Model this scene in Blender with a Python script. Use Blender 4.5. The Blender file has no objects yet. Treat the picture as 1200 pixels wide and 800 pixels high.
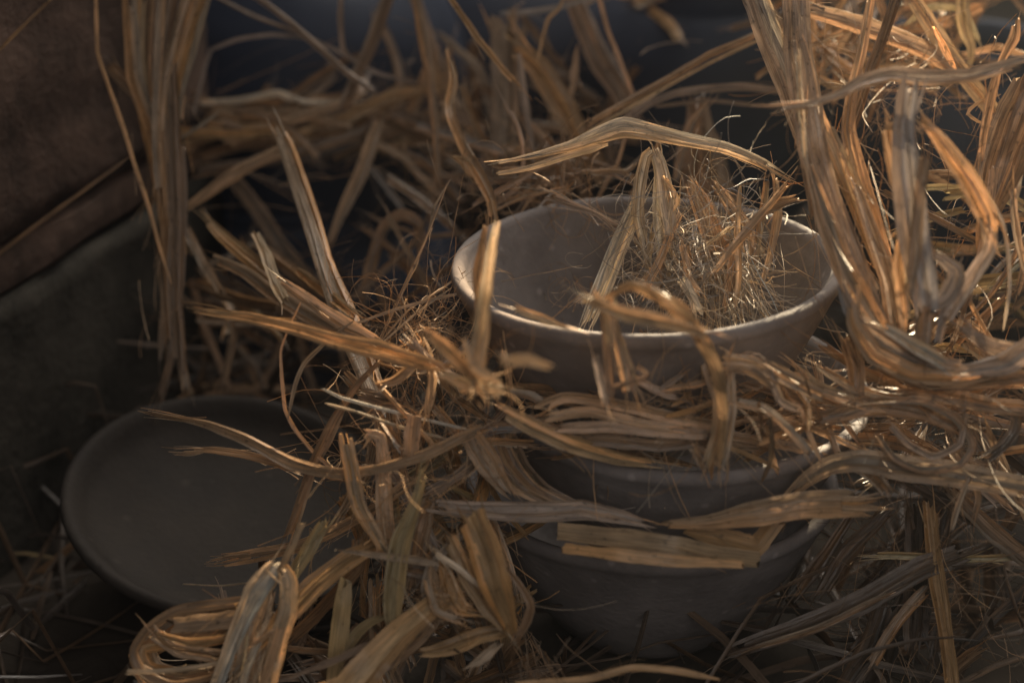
import bpy, math, random, zlib
import numpy as np
from mathutils import Vector, Matrix

random.seed(7)
rng = np.random.default_rng(11)
scene = bpy.context.scene
col = scene.collection
R = math.radians

# ------------------------------------------------------------------ camera
PITCH = R(24.6)
CAM = np.array([-0.0549, -0.6140, 0.4190])
cd = bpy.data.cameras.new('camera')
cam = bpy.data.objects.new('camera', cd); col.objects.link(cam)
cam.location = CAM
cam.rotation_euler = (math.pi/2 - PITCH, 0, 0)
cd.sensor_width = 36; cd.lens = 56.58
cd.clip_start = 0.02; cd.clip_end = 60
cd.dof.use_dof = True
cd.dof.focus_distance = 0.65
cd.dof.aperture_fstop = 4.4
cd.dof.aperture_blades = 7
scene.camera = cam
FPX = 1200 * 56.58 / 36
FWD = np.array([0, math.cos(PITCH), -math.sin(PITCH)])
DWN = np.array([0, -math.sin(PITCH), -math.cos(PITCH)])
RGT = np.array([1.0, 0, 0])

def P(x, y, d):
    """point of the place seen at photo position x, y at distance d (m) along the view"""
    return CAM + d*(FWD + RGT*(x-600)/FPX + DWN*(y-400)/FPX)

# ------------------------------------------------------------------ light
scene.view_settings.view_transform = 'Standard'
scene.view_settings.look = 'None'
scene.view_settings.exposure = 0.0
scene.view_settings.gamma = 1.0
w = bpy.data.worlds.new('World'); scene.world = w; w.use_nodes = True
bg = w.node_tree.nodes['Background']
bg.inputs[0].default_value = (1.0, 0.90, 0.84, 1); bg.inputs[1].default_value = 0.085

def lamp(name, typ, loc, aim, energy, color, size=0.1, spot=None, blend=0.3, size_y=None):
    l = bpy.data.lights.new(name, typ); l.energy = energy; l.color = color
    if typ == 'AREA':
        l.size = size
        if size_y: l.shape = 'RECTANGLE'; l.size_y = size_y
    elif typ == 'SPOT':
        l.shadow_soft_size = size; l.spot_size = R(spot); l.spot_blend = blend
    o = bpy.data.objects.new(name, l); col.objects.link(o)
    o.location = loc
    o.rotation_euler = (Vector(aim)-Vector(loc)).to_track_quat('-Z', 'Y').to_euler()
    return o
# added fill behind the camera, assumed soft pale opening overhead at the back, warm low sun from behind right
lamp('assumed_opening_light', 'AREA', (0.25, 0.95, 1.45), (0.05, 0.0, 0.15), 19, (1.0, 0.91, 0.81), 0.8)  # opening is assumed, none in view
lamp('front_fill_light', 'AREA', (0.10, -0.80, 0.62), (0.08, 0.0, 0.2), 1.8, (1.0, 0.92, 0.86), 0.45)  # added fill, no real source; lifts the front walls of the bowls
# one narrow spot for the low sun, then two added warm spots off its direction
SUN = (1.35, 2.3, 1.55)
lamp('low_sun', 'SPOT', SUN, P(1100,120,.64), 3300, (1.0, 0.82, 0.54), 0.02, 4.5, 0.7)
lamp('added_warm_spot', 'SPOT', (1.15, 1.9, 2.3), P(440,402,.577), 2600, (1.0, 0.72, 0.42), 0.02, 3.0, 0.9)  # added warm spot on the left blade, steeper than the low sun
lamp('added_warm_spot', 'SPOT', (0.75, 2.4, 0.75), P(735,0,.93), 160, (1.0, 0.66, 0.40), 0.02, 4.0, 0.9)  # added warm spot, set low so its beam misses the plate; not sunlight

# ------------------------------------------------------------------ materials
def nodes(name):
    m = bpy.data.materials.new(name); m.use_nodes = True
    nt = m.node_tree; nt.nodes.clear()
    return m, nt, nt.nodes.new, nt.links.new

def straw_mat(name, transl=0.28, rough=0.35):
    m, nt, N, L = nodes(name)
    out = N('ShaderNodeOutputMaterial'); pr = N('ShaderNodeBsdfPrincipled'); tr = N('ShaderNodeBsdfTranslucent'); mx = N('ShaderNodeMixShader')
    at = N('ShaderNodeAttribute'); at.attribute_name = 'Col'
    uv = N('ShaderNodeUVMap'); mp = N('ShaderNodeMapping'); mp.inputs['Scale'].default_value = (2200, 55, 1)
    L(uv.outputs[0], mp.inputs[0])
    n1 = N('ShaderNodeTexNoise'); n1.inputs['Scale'].default_value = 1; n1.inputs['Detail'].default_value = 3
    L(mp.outputs[0], n1.inputs['Vector'])
    mp2 = N('ShaderNodeMapping'); mp2.inputs['Scale'].default_value = (160, 70, 1); L(uv.outputs[0], mp2.inputs[0])
    n2 = N('ShaderNodeTexNoise'); n2.inputs['Scale'].default_value = 1; n2.inputs['Detail'].default_value = 4
    L(mp2.outputs[0], n2.inputs['Vector'])
    r1 = N('ShaderNodeMapRange'); r1.inputs[1].default_value = 0.3; r1.inputs[2].default_value = 0.7; r1.inputs[3].default_value = 0.6; r1.inputs[4].default_value = 1.3
    L(n1.outputs[0], r1.inputs[0])
    r2 = N('ShaderNodeMapRange'); r2.inputs[1].default_value = 0.3; r2.inputs[2].default_value = 0.7; r2.inputs[3].default_value = 0.74; r2.inputs[4].default_value = 1.2
    L(n2.outputs[0], r2.inputs[0])
    mu = N('ShaderNodeMath'); mu.operation = 'MULTIPLY'; L(r1.outputs[0], mu.inputs[0]); L(r2.outputs[0], mu.inputs[1])
    mp3 = N('ShaderNodeMapping'); mp3.inputs['Scale'].default_value = (420, 260, 1); L(uv.outputs[0], mp3.inputs[0])
    n3 = N('ShaderNodeTexNoise'); n3.inputs['Scale'].default_value = 1; n3.inputs['Detail'].default_value = 5; L(mp3.outputs[0], n3.inputs['Vector'])
    r3 = N('ShaderNodeMapRange'); r3.inputs[1].default_value = 0.60; r3.inputs[2].default_value = 0.72; r3.inputs[3].default_value = 1.0; r3.inputs[4].default_value = 0.45
    L(n3.outputs[0], r3.inputs[0]); m3 = N('ShaderNodeMath'); m3.operation = 'MULTIPLY'; L(mu.outputs[0], m3.inputs[0]); L(r3.outputs[0], m3.inputs[1]); mu = m3
    vm = N('ShaderNodeVectorMath'); vm.operation = 'SCALE'; L(at.outputs['Color'], vm.inputs[0]); L(mu.outputs[0], vm.inputs['Scale'])
    L(vm.outputs[0], pr.inputs['Base Color'])
    pr.inputs['Roughness'].default_value = rough
    pr.inputs['Specular IOR Level'].default_value = 0.55
    hs = N('ShaderNodeHueSaturation'); hs.inputs['Saturation'].default_value = 0.62; hs.inputs['Value'].default_value = 1.7
    L(vm.outputs[0], hs.inputs['Color']); L(hs.outputs[0], tr.inputs['Color'])
    bp = N('ShaderNodeBump'); bp.inputs['Strength'].default_value = 0.75; bp.inputs['Distance'].default_value = 0.0004
    L(n1.outputs[0], bp.inputs['Height']); L(bp.outputs[0], pr.inputs['Normal'])
    mx.inputs[0].default_value = transl
    L(pr.outputs[0], mx.inputs[1]); L(tr.outputs[0], mx.inputs[2]); L(mx.outputs[0], out.inputs[0])
    return m
STRAW = straw_mat('dry_straw')
FIBRE = straw_mat('straw_fibre', 0.15, 0.62)

def solid_mat(name, c1, c2, scale, rough, bump=0.3, dist=0.001, spec=0.4, rings=0.0, specks=0.0):
    m, nt, N, L = nodes(name)
    out = N('ShaderNodeOutputMaterial'); pr = N('ShaderNodeBsdfPrincipled')
    tc = N('ShaderNodeTexCoord')
    n1 = N('ShaderNodeTexNoise'); n1.inputs['Scale'].default_value = scale; n1.inputs['Detail'].default_value = 7; n1.inputs['Roughness'].default_value = 0.65
    L(tc.outputs['Object'], n1.inputs['Vector'])
    n2 = N('ShaderNodeTexNoise'); n2.inputs['Scale'].default_value = scale*14; n2.inputs['Detail'].default_value = 4
    L(tc.outputs['Object'], n2.inputs['Vector'])
    cr = N('ShaderNodeValToRGB'); cr.color_ramp.elements[0].position = 0.35; cr.color_ramp.elements[1].position = 0.68
    cr.color_ramp.elements[0].color = (*c1, 1); cr.color_ramp.elements[1].color = (*c2, 1)
    L(n1.outputs[0], cr.inputs[0])
    last = cr.outputs[0]
    if specks:
        vo = N('ShaderNodeTexVoronoi'); vo.inputs['Scale'].default_value = specks; L(tc.outputs['Object'], vo.inputs['Vector'])
        mr = N('ShaderNodeMapRange'); mr.inputs[1].default_value = 0.06; mr.inputs[2].default_value = 0.16; mr.inputs[3].default_value = 0.55; mr.inputs[4].default_value = 0.0
        L(vo.outputs['Distance'], mr.inputs[0])
        mm = N('ShaderNodeMix'); mm.data_type = 'RGBA'; mm.inputs[7].default_value = (c2[0]*1.5, c2[1]*1.5, c2[2]*1.5, 1)
        L(mr.outputs[0], mm.inputs[0]); L(last, mm.inputs[6]); last = mm.outputs[2]
    L(last, pr.inputs['Base Color'])
    ro = N('ShaderNodeMapRange'); ro.inputs[3].default_value = rough-0.12; ro.inputs[4].default_value = rough+0.15; L(n1.outputs[0], ro.inputs[0])
    L(ro.outputs[0], pr.inputs['Roughness']); pr.inputs['Specular IOR Level'].default_value = spec
    bp = N('ShaderNodeBump'); bp.inputs['Strength'].default_value = bump; bp.inputs['Distance'].default_value = dist
    h = N('ShaderNodeMath'); h.operation = 'MULTIPLY_ADD'; h.inputs[1].default_value = 0.35
    L(n2.outputs[0], h.inputs[0]); L(n1.outputs[0], h.inputs[2])
    L(h.outputs[0], bp.inputs['Height'])
    nrm = bp.outputs[0]
    if rings:
        sp = N('ShaderNodeSeparateXYZ'); L(tc.outputs['Object'], sp.inputs[0])
        wv = N('ShaderNodeTexNoise'); wv.noise_dimensions = '1D'; wv.inputs['Scale'].default_value = rings; wv.inputs['Detail'].default_value = 2
        dist1 = N('ShaderNodeMath'); dist1.operation = 'MULTIPLY_ADD'; dist1.inputs[1].default_value = 0.002
        L(n1.outputs[0], dist1.inputs[0])
        ln = N('ShaderNodeVectorMath'); ln.operation = 'LENGTH'; L(tc.outputs['Object'], ln.inputs[0])
        L(ln.outputs['Value'], dist1.inputs[2]); L(dist1.outputs[0], wv.inputs['W'])
        b2 = N('ShaderNodeBump'); b2.inputs['Strength'].default_value = 0.5; b2.inputs['Distance'].default_value = 0.0012
        L(wv.outputs[0], b2.inputs['Height']); L(nrm, b2.inputs['Normal']); nrm = b2.outputs[0]
    L(nrm, pr.inputs['Normal']); L(pr.outputs[0], out.inputs[0])
    return m
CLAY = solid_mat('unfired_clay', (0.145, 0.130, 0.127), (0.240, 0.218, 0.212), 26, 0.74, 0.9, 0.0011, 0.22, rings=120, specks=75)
CLAY_SHADED = solid_mat('shaded_clay', (0.026, 0.022, 0.019), (0.044, 0.037, 0.031), 24, 0.75, 0.9, 0.0014, 0.2, rings=45, specks=60)  # shade lying on the plate is put into this dark base colour
POT_HAZED = solid_mat('haze_tinted_pot', (0.020, 0.028, 0.050), (0.034, 0.045, 0.075), 10, 0.62, 0.3, 0.001, 0.35)  # navy base with the blue haze over the pots mixed into it
EARTH = solid_mat('dark_earth', (0.018, 0.014, 0.011), (0.05, 0.04, 0.03), 9, 0.9, 0.8, 0.006, 0.2)
STONE = solid_mat('grey_block', (0.018, 0.016, 0.012), (0.075, 0.067, 0.054), 17, 0.85, 0.9, 0.003, 0.2)
BRICK = solid_mat('brown_block', (0.028, 0.020, 0.016), (0.145, 0.095, 0.072), 19, 0.85, 0.9, 0.003, 0.2)

# ------------------------------------------------------------------ object helpers
def tag(o, label=None, cat=None, group=None, kind=None):
    if label: o['label'] = label
    if cat: o['category'] = cat
    if group: o['group'] = group
    if kind: o['kind'] = kind
    return o
def empty(name, loc, label, cat, group=None):
    o = bpy.data.objects.new(name, None); col.objects.link(o); o.location = loc
    o.empty_display_size = 0.01
    return tag(o, label, cat, group)
def link(name, me, mat, parent=None):
    o = bpy.data.objects.new(name, me); col.objects.link(o)
    if mat: me.materials.append(mat)
    if parent is not None: o.parent = parent
    return o

class Geo:
    """collects strips; build() links them as ONE mesh object"""
    def __init__(s): s.v=[]; s.f=[]; s.uv=[]; s.c=[]; s.n=0
    def grid(s, V, UV, color, ring):      # V: (N,ring,3), closed round, capped
        N = V.shape[0]; b = s.n
        s.v.append(V.reshape(-1,3)); s.uv.append(UV.reshape(-1,2))
        s.c.append(np.tile(np.array([*color,1.0]), (N*ring,1)))
        i = np.arange(N-1)[:,None]*ring; j = np.arange(ring)[None,:]; j2 = (j+1)%ring
        q = np.stack([b+i+j, b+i+j2, b+i+ring+j2, b+i+ring+j], -1).reshape(-1,4)
        s.f.extend(q.tolist())
        s.f.append([b+k for k in range(ring)][::-1]); s.f.append([b+(N-1)*ring+k for k in range(ring)])
        s.n += N*ring
    def build(s, name, mat, parent=None, origin=None):
        V = np.concatenate(s.v)
        if parent is not None: o3 = np.array(parent.location)
        else: o3 = V[V[:,2].argmin()] if origin is None else np.array(origin)
        me = bpy.data.meshes.new(name); me.from_pydata((V-o3).tolist(), [], s.f)
        UV = np.concatenate(s.uv); C = np.concatenate(s.c)
        ul = me.uv_layers.new(name='UVMap'); idx = np.empty(len(me.loops), dtype=np.int32); me.loops.foreach_get('vertex_index', idx)
        ul.data.foreach_set('uv', UV[idx].ravel().astype(np.float32))
        ca = me.color_attributes.new('Col', 'FLOAT_COLOR', 'POINT'); ca.data.foreach_set('color', C.ravel().astype(np.float32))
        me.polygons.foreach_set('use_smooth', [True]*len(me.polygons)); me.update(); me.set_sharp_from_angle(angle=R(48))
        o = link(name, me, mat, parent)
        if parent is None: o.location = o3
        return o

def resample(pts, n, crease=0.0):
    """Catmull-Rom through pts (M,k), n samples even in length; repeated points make a kink"""
    pts = np.asarray(pts, float)
    if len(pts) == 2: 
        t = np.linspace(0,1,n)[:,None]; return pts[0]*(1-t)+pts[1]*t
    e = np.vstack([2*pts[0]-pts[1], pts, 2*pts[-1]-pts[-2]])
    out = []
    for i in range(1, len(e)-2):
        t = np.linspace(0,1,10, endpoint=False)[:,None]
        p0,p1,p2,p3 = e[i-1],e[i],e[i+1],e[i+2]
        out.append(0.5*((2*p1)+(-p0+p2)*t+(2*p0-5*p1+4*p2-p3)*t*t+(-p0+3*p1-3*p2+p3)*t**3))
    out.append(pts[-1:]); c = np.vstack(out)
    d = np.r_[0, np.cumsum(np.linalg.norm(np.diff(c[:,:3],axis=0),axis=1))]
    keep = np.r_[True, np.diff(d)>1e-9]; c=c[keep]; d=d[keep]
    s = np.linspace(0,d[-1],n)
    sm = np.stack([np.interp(s,d,c[:,k]) for k in range(c.shape[1])],1)
    if not crease: return sm
    d2 = np.r_[0, np.cumsum(np.linalg.norm(np.diff(pts[:,:3],axis=0),axis=1))]; s2 = s/s[-1]*d2[-1]
    ln = np.stack([np.interp(s2,d2,pts[:,k]) for k in range(pts.shape[1])],1)
    return sm*(1-crease)+ln*crease

def wob(n, amp, freq):
    x = np.linspace(0,1,n); o = np.zeros(n)
    for k in range(3):
        o += np.sin(x*freq*(k+1)*2*math.pi*rng.uniform(.6,1.4)+rng.uniform(0,6.28))/(k+1)
    m = max(3,int(freq*4)+2); kn = np.sort(np.r_[0,rng.uniform(0,1,m-2),1])
    return o*amp*0.35 + np.interp(x, kn, rng.normal(0,1,m))*amp*0.45

def frames(C):
    T = np.gradient(C, axis=0); T /= np.linalg.norm(T,axis=1)[:,None]+1e-12
    V = C-CAM; V /= np.linalg.norm(V,axis=1)[:,None]
    S = np.cross(T,V); 
    for i in range(len(S)):
        l = np.linalg.norm(S[i])
        if l < 0.15 and i: S[i] = S[i-1]-T[i]*S[i-1].dot(T[i]); l = np.linalg.norm(S[i])
        S[i] /= l+1e-12
        if i and S[i].dot(S[i-1]) < 0: S[i] = -S[i]
    return T, S, np.cross(S,T)

def strip(g, C, W, roll, color, k=5, thick=0.00018, fold=0.25, jag=0.0):
    n = len(C); T,S0,N0 = frames(C)
    c, s = np.cos(roll)[:,None], np.sin(roll)[:,None]
    S = c*S0+s*N0; N = -s*S0+c*N0
    L = np.linalg.norm(C[-1]-C[0])+1e-6
    u = np.linspace(-.5,.5,k)
    prof = fold*np.abs(u)*2 + rng.normal(0,0.035,k)
    prof -= prof.mean()
    top = C[:,None,:] + S[:,None,:]*(W[:,None]*u[None,:])[:,:,None] + N[:,None,:]*(W[:,None]*prof[None,:])[:,:,None]
    if jag:
        for end in (0,-1):
            j = rng.uniform(-.2,1,k)*jag*W[len(W)//2]*1.5
            top[end] += T[end][None,:]*(j*(1 if end else -1))[:,None]
    th = np.minimum(thick, W*0.4)
    bot = top - N[:,None,:]*th[:,None,None]
    V = np.concatenate([top, bot[:,::-1]],1)
    d = np.r_[0,np.cumsum(np.linalg.norm(np.diff(C,axis=0),axis=1))] + rng.uniform(0,5)
    ou = rng.uniform(0,5)
    uu = ou + W[:,None]*u[None,:]; uu = np.concatenate([uu,uu[:,::-1]],1)
    UV = np.stack([uu, np.repeat(d[:,None],2*k,1)],-1)
    g.grid(V,UV,color,2*k)

def tube(g, C, rad, color, k=3):
    n=len(C); T,S,N = frames(C)
    a = np.arange(k)/k*2*math.pi
    V = C[:,None,:]+ (np.cos(a)[None,:,None]*S[:,None,:]+np.sin(a)[None,:,None]*N[:,None,:])*rad[:,None,None]
    d = np.r_[0,np.cumsum(np.linalg.norm(np.diff(C,axis=0),axis=1))]+rng.uniform(0,5)
    UV = np.stack([np.repeat(rng.uniform(0,5)+a[None,:]*1e-4,n,0), np.repeat(d[:,None],k,1)],-1)
    g.grid(V,UV,color,k)

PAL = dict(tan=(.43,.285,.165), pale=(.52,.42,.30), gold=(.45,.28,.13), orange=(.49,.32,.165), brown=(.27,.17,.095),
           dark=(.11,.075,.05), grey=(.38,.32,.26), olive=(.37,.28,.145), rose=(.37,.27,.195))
def jit(c, a=0.17):
    f = 1+rng.normal(0,a); h = rng.normal(0,a*0.45)
    return tuple(np.clip([c[0]*f*(1+h), c[1]*f, c[2]*f*(1-h*1.5)], .01,.8))

def blade(g, pts, w, pal='tan', n=3, roll=(0,0), spread=1.0, splay=0.0, fold=0.25, jag=0.6, taper=(0.6,0.3), hairs=2, wander=0.09, fray=None, seg=None, twist=0.5, k=5):
    """pts: [(x,y,d)] photo positions with distance; w: px width or list of widths along"""
    p3 = np.array([P(x,y,d) for x,y,d in pts])
    wl = np.atleast_1d(np.array(w,float)); 
    wl = np.interp(np.linspace(0,1,len(pts)), np.linspace(0,1,len(wl)), wl)
    dd = np.array([q[2] for q in pts]); wm = wl/FPX*dd
    ext = np.column_stack([p3, wm])
    L = np.linalg.norm(np.diff(p3,axis=0),axis=1).sum()
    N = seg or int(np.clip(L/0.0022, 10, 70))
    G = resample(ext, N, rng.uniform(.4,.8)); C = G[:,:3]; W = np.maximum(G[:,3],2e-4)
    T,S,Nn = frames(C)
    t = np.linspace(0,1,N)
    roll0 = np.interp(t,[0,1],roll)+wob(N,0.25*twist,1.5)
    base = PAL[pal]
    S2 = np.cos(roll0)[:,None]*S+np.sin(roll0)[:,None]*Nn; N2 = -np.sin(roll0)[:,None]*S+np.cos(roll0)[:,None]*Nn
    if n>1 and wl.mean()>13: n += 1
    if n>2: hairs += 2
    for i in range(n):
        a = 0 if n==1 else (i/(n-1)-.5)*(1-1/n)
        off = a*W*spread*(1+splay*np.abs(t-.5)**2*4*rng.uniform(.3,1.6)) + wob(N,wander,2.0)*W*(0 if n==1 else 1)/max(1,n**.5)
        dep = wob(N,0.30,1.3)*W*(0.15 if n==1 else 0.28)
        Ci = C + S2*off[:,None] + N2*dep[:,None]
        i0 = int(N*rng.uniform(0,0.10)) if n>1 else 0; i1 = N-int(N*rng.uniform(0,0.12)) if n>1 else N
        if i1-i0 < 6: i0,i1=0,N
        wi = W/n*(rng.uniform(1.0,1.7) if n>1 else 1)*(1+wob(N,0.12,3))
        env = np.interp(t,[0,0.06,0.5,0.9,1],[taper[0],0.9,1,0.85,taper[1]])
        strip(g, Ci[i0:i1], (wi*env)[i0:i1], (roll0+wob(N,0.2*twist,1.2)+rng.normal(0,.16*twist))[i0:i1], jit(base), k=k, fold=rng.uniform(.3,1.3)*fold*rng.choice([-1,1]), jag=jag)
    if fray is None: fray = (rng.integers(0,5), rng.integers(0,5)) if n>1 else (0,0)
    for e,cnt in enumerate(fray):
        for _ in range(int(cnt)):
            m = 7; ie = 0 if e==0 else N-1; sg = -1 if e==0 else 1; ib = int(N*.14) if e==0 else N-1-int(N*.14)
            q = np.linspace(0,1,m)[:,None]; u0 = rng.uniform(-.45,.45)*W[ib]
            tip = C[ie]+sg*T[ie]*rng.uniform(.0,.010)+S2[ie]*u0*rng.uniform(1.2,2.6)+N2[ie]*rng.normal(0,.0012)
            st = C[ib]+S2[ib]*u0
            Cf = st*(1-q)+tip*q+q*(1-q)*S2[ib]*rng.normal(0,.002)
            strip(g, Cf, np.interp(q[:,0],[0,1],[max(.0005,W[ib]*.16),.00015]), np.full(m,rng.normal(0,.6)), jit(base,.2), k=3, fold=.2)
    for h in range(hairs):
        i0 = rng.integers(0,max(1,N-8)); i1 = min(N,i0+rng.integers(6,max(7,N//2)+1))
        Ci = C[i0:i1]+S2[i0:i1]*(rng.uniform(-.55,.55)*W[i0:i1])[:,None]
        m = len(Ci)
        if m<4: continue
        q = np.linspace(0,1,m)**2
        drift = (S2[i1-1]*rng.normal(0,1)+N2[i1-1]*rng.normal(0,1))*rng.uniform(.001,.006)
        Ci = Ci+q[:,None]*drift
        tube(g, Ci, np.full(m, rng.uniform(.00008,.00018)), jit(base))
    return g

GRP = None
def reseed(label):
    global rng
    rng = np.random.default_rng(zlib.crc32(label.encode()))
def H(label, pts, w, pal='tan', cat=None, name=None, d=None, **kw):
    reseed(label)
    """one loose blade: a thing of its own"""
    if d is not None:
        dl = np.interp(np.linspace(0,1,len(pts)), np.linspace(0,1,len(np.atleast_1d(d))), np.atleast_1d(d))
        pts = [(x,y,z) for (x,y),z in zip(pts,dl)]
    g = Geo(); blade(g, pts, w, pal, **kw)
    kind = next((k for k in ('fibre','stalk','twig','leaf','scrap') if k in label.split(' beside ')[0]), 'strip')
    o = g.build(name or 'straw_'+kind, STRAW)
    return tag(o, label, cat or 'straw '+kind, 'loose straw')

class Bundle:
    """a clump of straw: one thing, its blades are parts"""
    def __init__(s, label, x, y, d, name='straw_bundle', cat='straw bundle', group='bundles of straw'):
        reseed(label)
        s.o = empty(name, P(x,y,d), label, cat, group); s.fib = Geo(); s.count=0
    def B(s, pts, w, pal='tan', d=None, **kw):
        if d is not None:
            dl = np.interp(np.linspace(0,1,len(pts)), np.linspace(0,1,len(np.atleast_1d(d))), np.atleast_1d(d))
            pts = [(x,y,z) for (x,y),z in zip(pts,dl)]
        g = Geo(); blade(g, pts, w, pal, **kw); g.build('straw_blade', STRAW, s.o); s.count+=1
    def scatter(s, cnt, box, d, ang, spread, length, width, pals, curve=0.4, clear=True, **kw):
        x0,y0,x1,y1 = box
        for _ in range(cnt):
            x,y = rng.uniform(x0,x1), rng.uniform(y0,y1); a = R(rng.normal(ang,spread)); L = rng.uniform(*length)
            dd = rng.uniform(*d); cv = rng.normal(0,curve); dz = rng.normal(0,0.02)
            m = 5; pts=[]; px,py = x-math.cos(a)*L/2, y-math.sin(a)*L/2
            kink = rng.integers(1,m) if rng.random()<.35 else -1
            for i in range(m+1):
                pts.append((px,py,dd+dz*(i/m-.5)))
                a += cv/m + (rng.normal(0,.6) if i==kink else 0)
                px += math.cos(a)*L/m; py += math.sin(a)*L/m
            if clear:
                q = np.array([P(*p_) for p_ in pts])
                if np.any((np.hypot(q[:,0]-.006,q[:,1])<.078)&(q[:,2]<RIMZ+.01)): continue
            s.B(pts, rng.uniform(*width)*.78, pals[rng.integers(len(pals))], **kw)
    def fibres(s, n, c, r, d, length, rad=(.00009,.0002), pal='tan', chaos=0.5, ang=None, aspread=1.0):
        """fine fibres; c,r in photo px, d centre and half range"""
        for _ in range(n):
            q = rng.normal(0,1,2)*0.5; x=c[0]+q[0]*r[0]; y=c[1]+q[1]*r[1]
            p = P(x,y,d[0]+rng.uniform(-1,1)*d[1]); m=11
            if ang is None: v = rng.normal(0,1,3)
            else:
                a = R(ang)+rng.normal(0,aspread); v = RGT*math.cos(a)+DWN*math.sin(a)+FWD*rng.normal(0,.3)
            v/=np.linalg.norm(v); L = rng.uniform(*length); C=[p]
            ax = rng.normal(0,1,3); ax/=np.linalg.norm(ax); b = rng.normal(0,chaos)
            for i in range(m):
                v = v+np.cross(ax,v)*b*0.35+rng.normal(0,.10*chaos,3); v/=np.linalg.norm(v); C.append(C[-1]+v*L/m)
            C=np.array(C); C[:,2]=np.maximum(C[:,2],0.001)
            tube(s.fib, C, np.full(m+1,rng.uniform(*rad)), jit(PAL[pal],.2))
    def done(s):
        if s.fib.n:
            f = s.fib.build('fine_fibres', FIBRE, s.o); f['kind']='stuff'

# ------------------------------------------------------------------ the setting
def lathe(name, prof, mat, seg=96, parent=None, wobble=0.0, noise=0.0):
    prof = resample(np.array(prof,float), max(len(prof)*7,40)); vs=[]; fs=[]; n=len(prof)
    ph = rng.uniform(0,6.28,4)
    for j in range(seg):
        a = 2*math.pi*j/seg
        k = 1+wobble*math.sin(2*a+ph[0])+wobble*.5*math.sin(3*a+ph[1])
        dz = wobble*.06*math.sin(2*a+ph[2])+wobble*.03*math.sin(5*a+ph[3])
        for r,z in prof: vs.append((r*k*math.cos(a), r*k*math.sin(a), z+dz*(r/0.08)))
    for j in range(seg):
        j2=(j+1)%seg
        for i in range(n-1): fs.append((j*n+i, j2*n+i, j2*n+i+1, j*n+i+1))
    me = bpy.data.meshes.new(name); me.from_pydata(vs,[],fs)
    import bmesh
    bm = bmesh.new(); bm.from_mesh(me); bmesh.ops.remove_doubles(bm, verts=bm.verts, dist=1e-6); bmesh.ops.recalc_face_normals(bm, faces=bm.faces)
    for f in bm.faces: f.smooth=True
    bm.to_mesh(me); bm.free()
    return link(name, me, mat, parent)

def gridsheet(name, x0,x1,y0,y1, nx, ny, zf, mat):
    vs=[(x0+(x1-x0)*i/nx, y0+(y1-y0)*j/ny, zf(x0+(x1-x0)*i/nx, y0+(y1-y0)*j/ny)) for j in range(ny+1) for i in range(nx+1)]
    fs=[(j*(nx+1)+i, j*(nx+1)+i+1,(j+1)*(nx+1)+i+1,(j+1)*(nx+1)+i) for j in range(ny) for i in range(nx)]
    me=bpy.data.meshes.new(name); me.from_pydata(vs,[],fs)
    for p in me.polygons: p.use_smooth=True
    return link(name, me, mat)
def gz(x,y): return 0.006*math.sin(x*23+1)*math.cos(y*19)+0.004*math.sin(x*61+y*47) - 0.008
o = gridsheet('ground', -4,4,-2,6, 200,200, gz, EARTH); tag(o, 'dark bare earth under the straw and bowls', 'ground', kind='structure')
# far wall of the dim store behind
import bmesh
def block(name, size, loc, rot, mat, parent=None, bev=0.004, rough=0.0015, cuts=14):
    bm = bmesh.new(); bmesh.ops.create_cube(bm, size=1)
    for v in bm.verts: v.co = Vector((v.co.x*size[0], v.co.y*size[1], v.co.z*size[2]))
    bmesh.ops.bevel(bm, geom=list(bm.edges), offset=bev, segments=2, affect='EDGES')
    bmesh.ops.triangulate(bm, faces=[f for f in bm.faces if len(f.verts)>4])
    bmesh.ops.subdivide_edges(bm, edges=[e for e in bm.edges if e.calc_length()>min(size)*.4], cuts=cuts, use_grid_fill=True)
    from mathutils import noise
    for v in bm.verts:
        q = v.co*60+Vector(loc)*90
        v.co += Vector((noise.noise(q),noise.noise(q+Vector((9,0,0))),noise.noise(q+Vector((0,9,0)))))*rough*2
    for f in bm.faces: f.smooth=True
    me=bpy.data.meshes.new(name); bm.to_mesh(me); bm.free()
    o=link(name, me, mat, parent); o.location=loc; o.rotation_euler=rot
    return o
o = block('back_wall', (5,0.2,2.6), (0,2.6,1.25), (0,0,0), EARTH, bev=0.02, rough=0.004, cuts=20)
tag(o, 'dark wall far behind the straw heap', 'wall', kind='structure')

# left wall: low course of grey block, brown blocks above, running away from us
z0=0.125
def onz(x,y,z):
    ty=(y-400)/FPX; d=(CAM[2]-z)/(math.sin(PITCH)+ty*math.cos(PITCH)); return P(x,y,d)
A=onz(0,355,z0); Bp=onz(165,250,z0); dv=(Bp-A); dv[2]=0; Ld=np.linalg.norm(dv); dv/=Ld
nv=np.array([-dv[1],dv[0],0]); ang=math.atan2(dv[1],dv[0])
wall = empty('block_wall', tuple(A*np.array([1,1,0])), 'rough wall of brown blocks over a dark grey course beside the plate', 'wall')
def wb(name, s0,s1,za,zb,mat,out=0.0,th=0.1,bev=0.002):
    c = A+dv*(s0+s1)/2+nv*(th/2-out); c=np.array([c[0],c[1],(za+zb)/2])-np.array(wall.location)
    return block(name,(s1-s0,th,zb-za),tuple(c),(0,0,ang),mat,wall,bev=bev)
wb('stone_block',-0.25,0.215,-0.02,z0,STONE,0.0005)
wb('brick',-0.25,0.20,z0+0.002,z0+0.024,BRICK,-0.001)
wb('brick',-0.30,0.21,z0+0.0265,z0+0.16,BRICK,0.0)
wb('brick',-0.25,0.19,z0+0.163,z0+0.30,BRICK,0.0)

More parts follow.
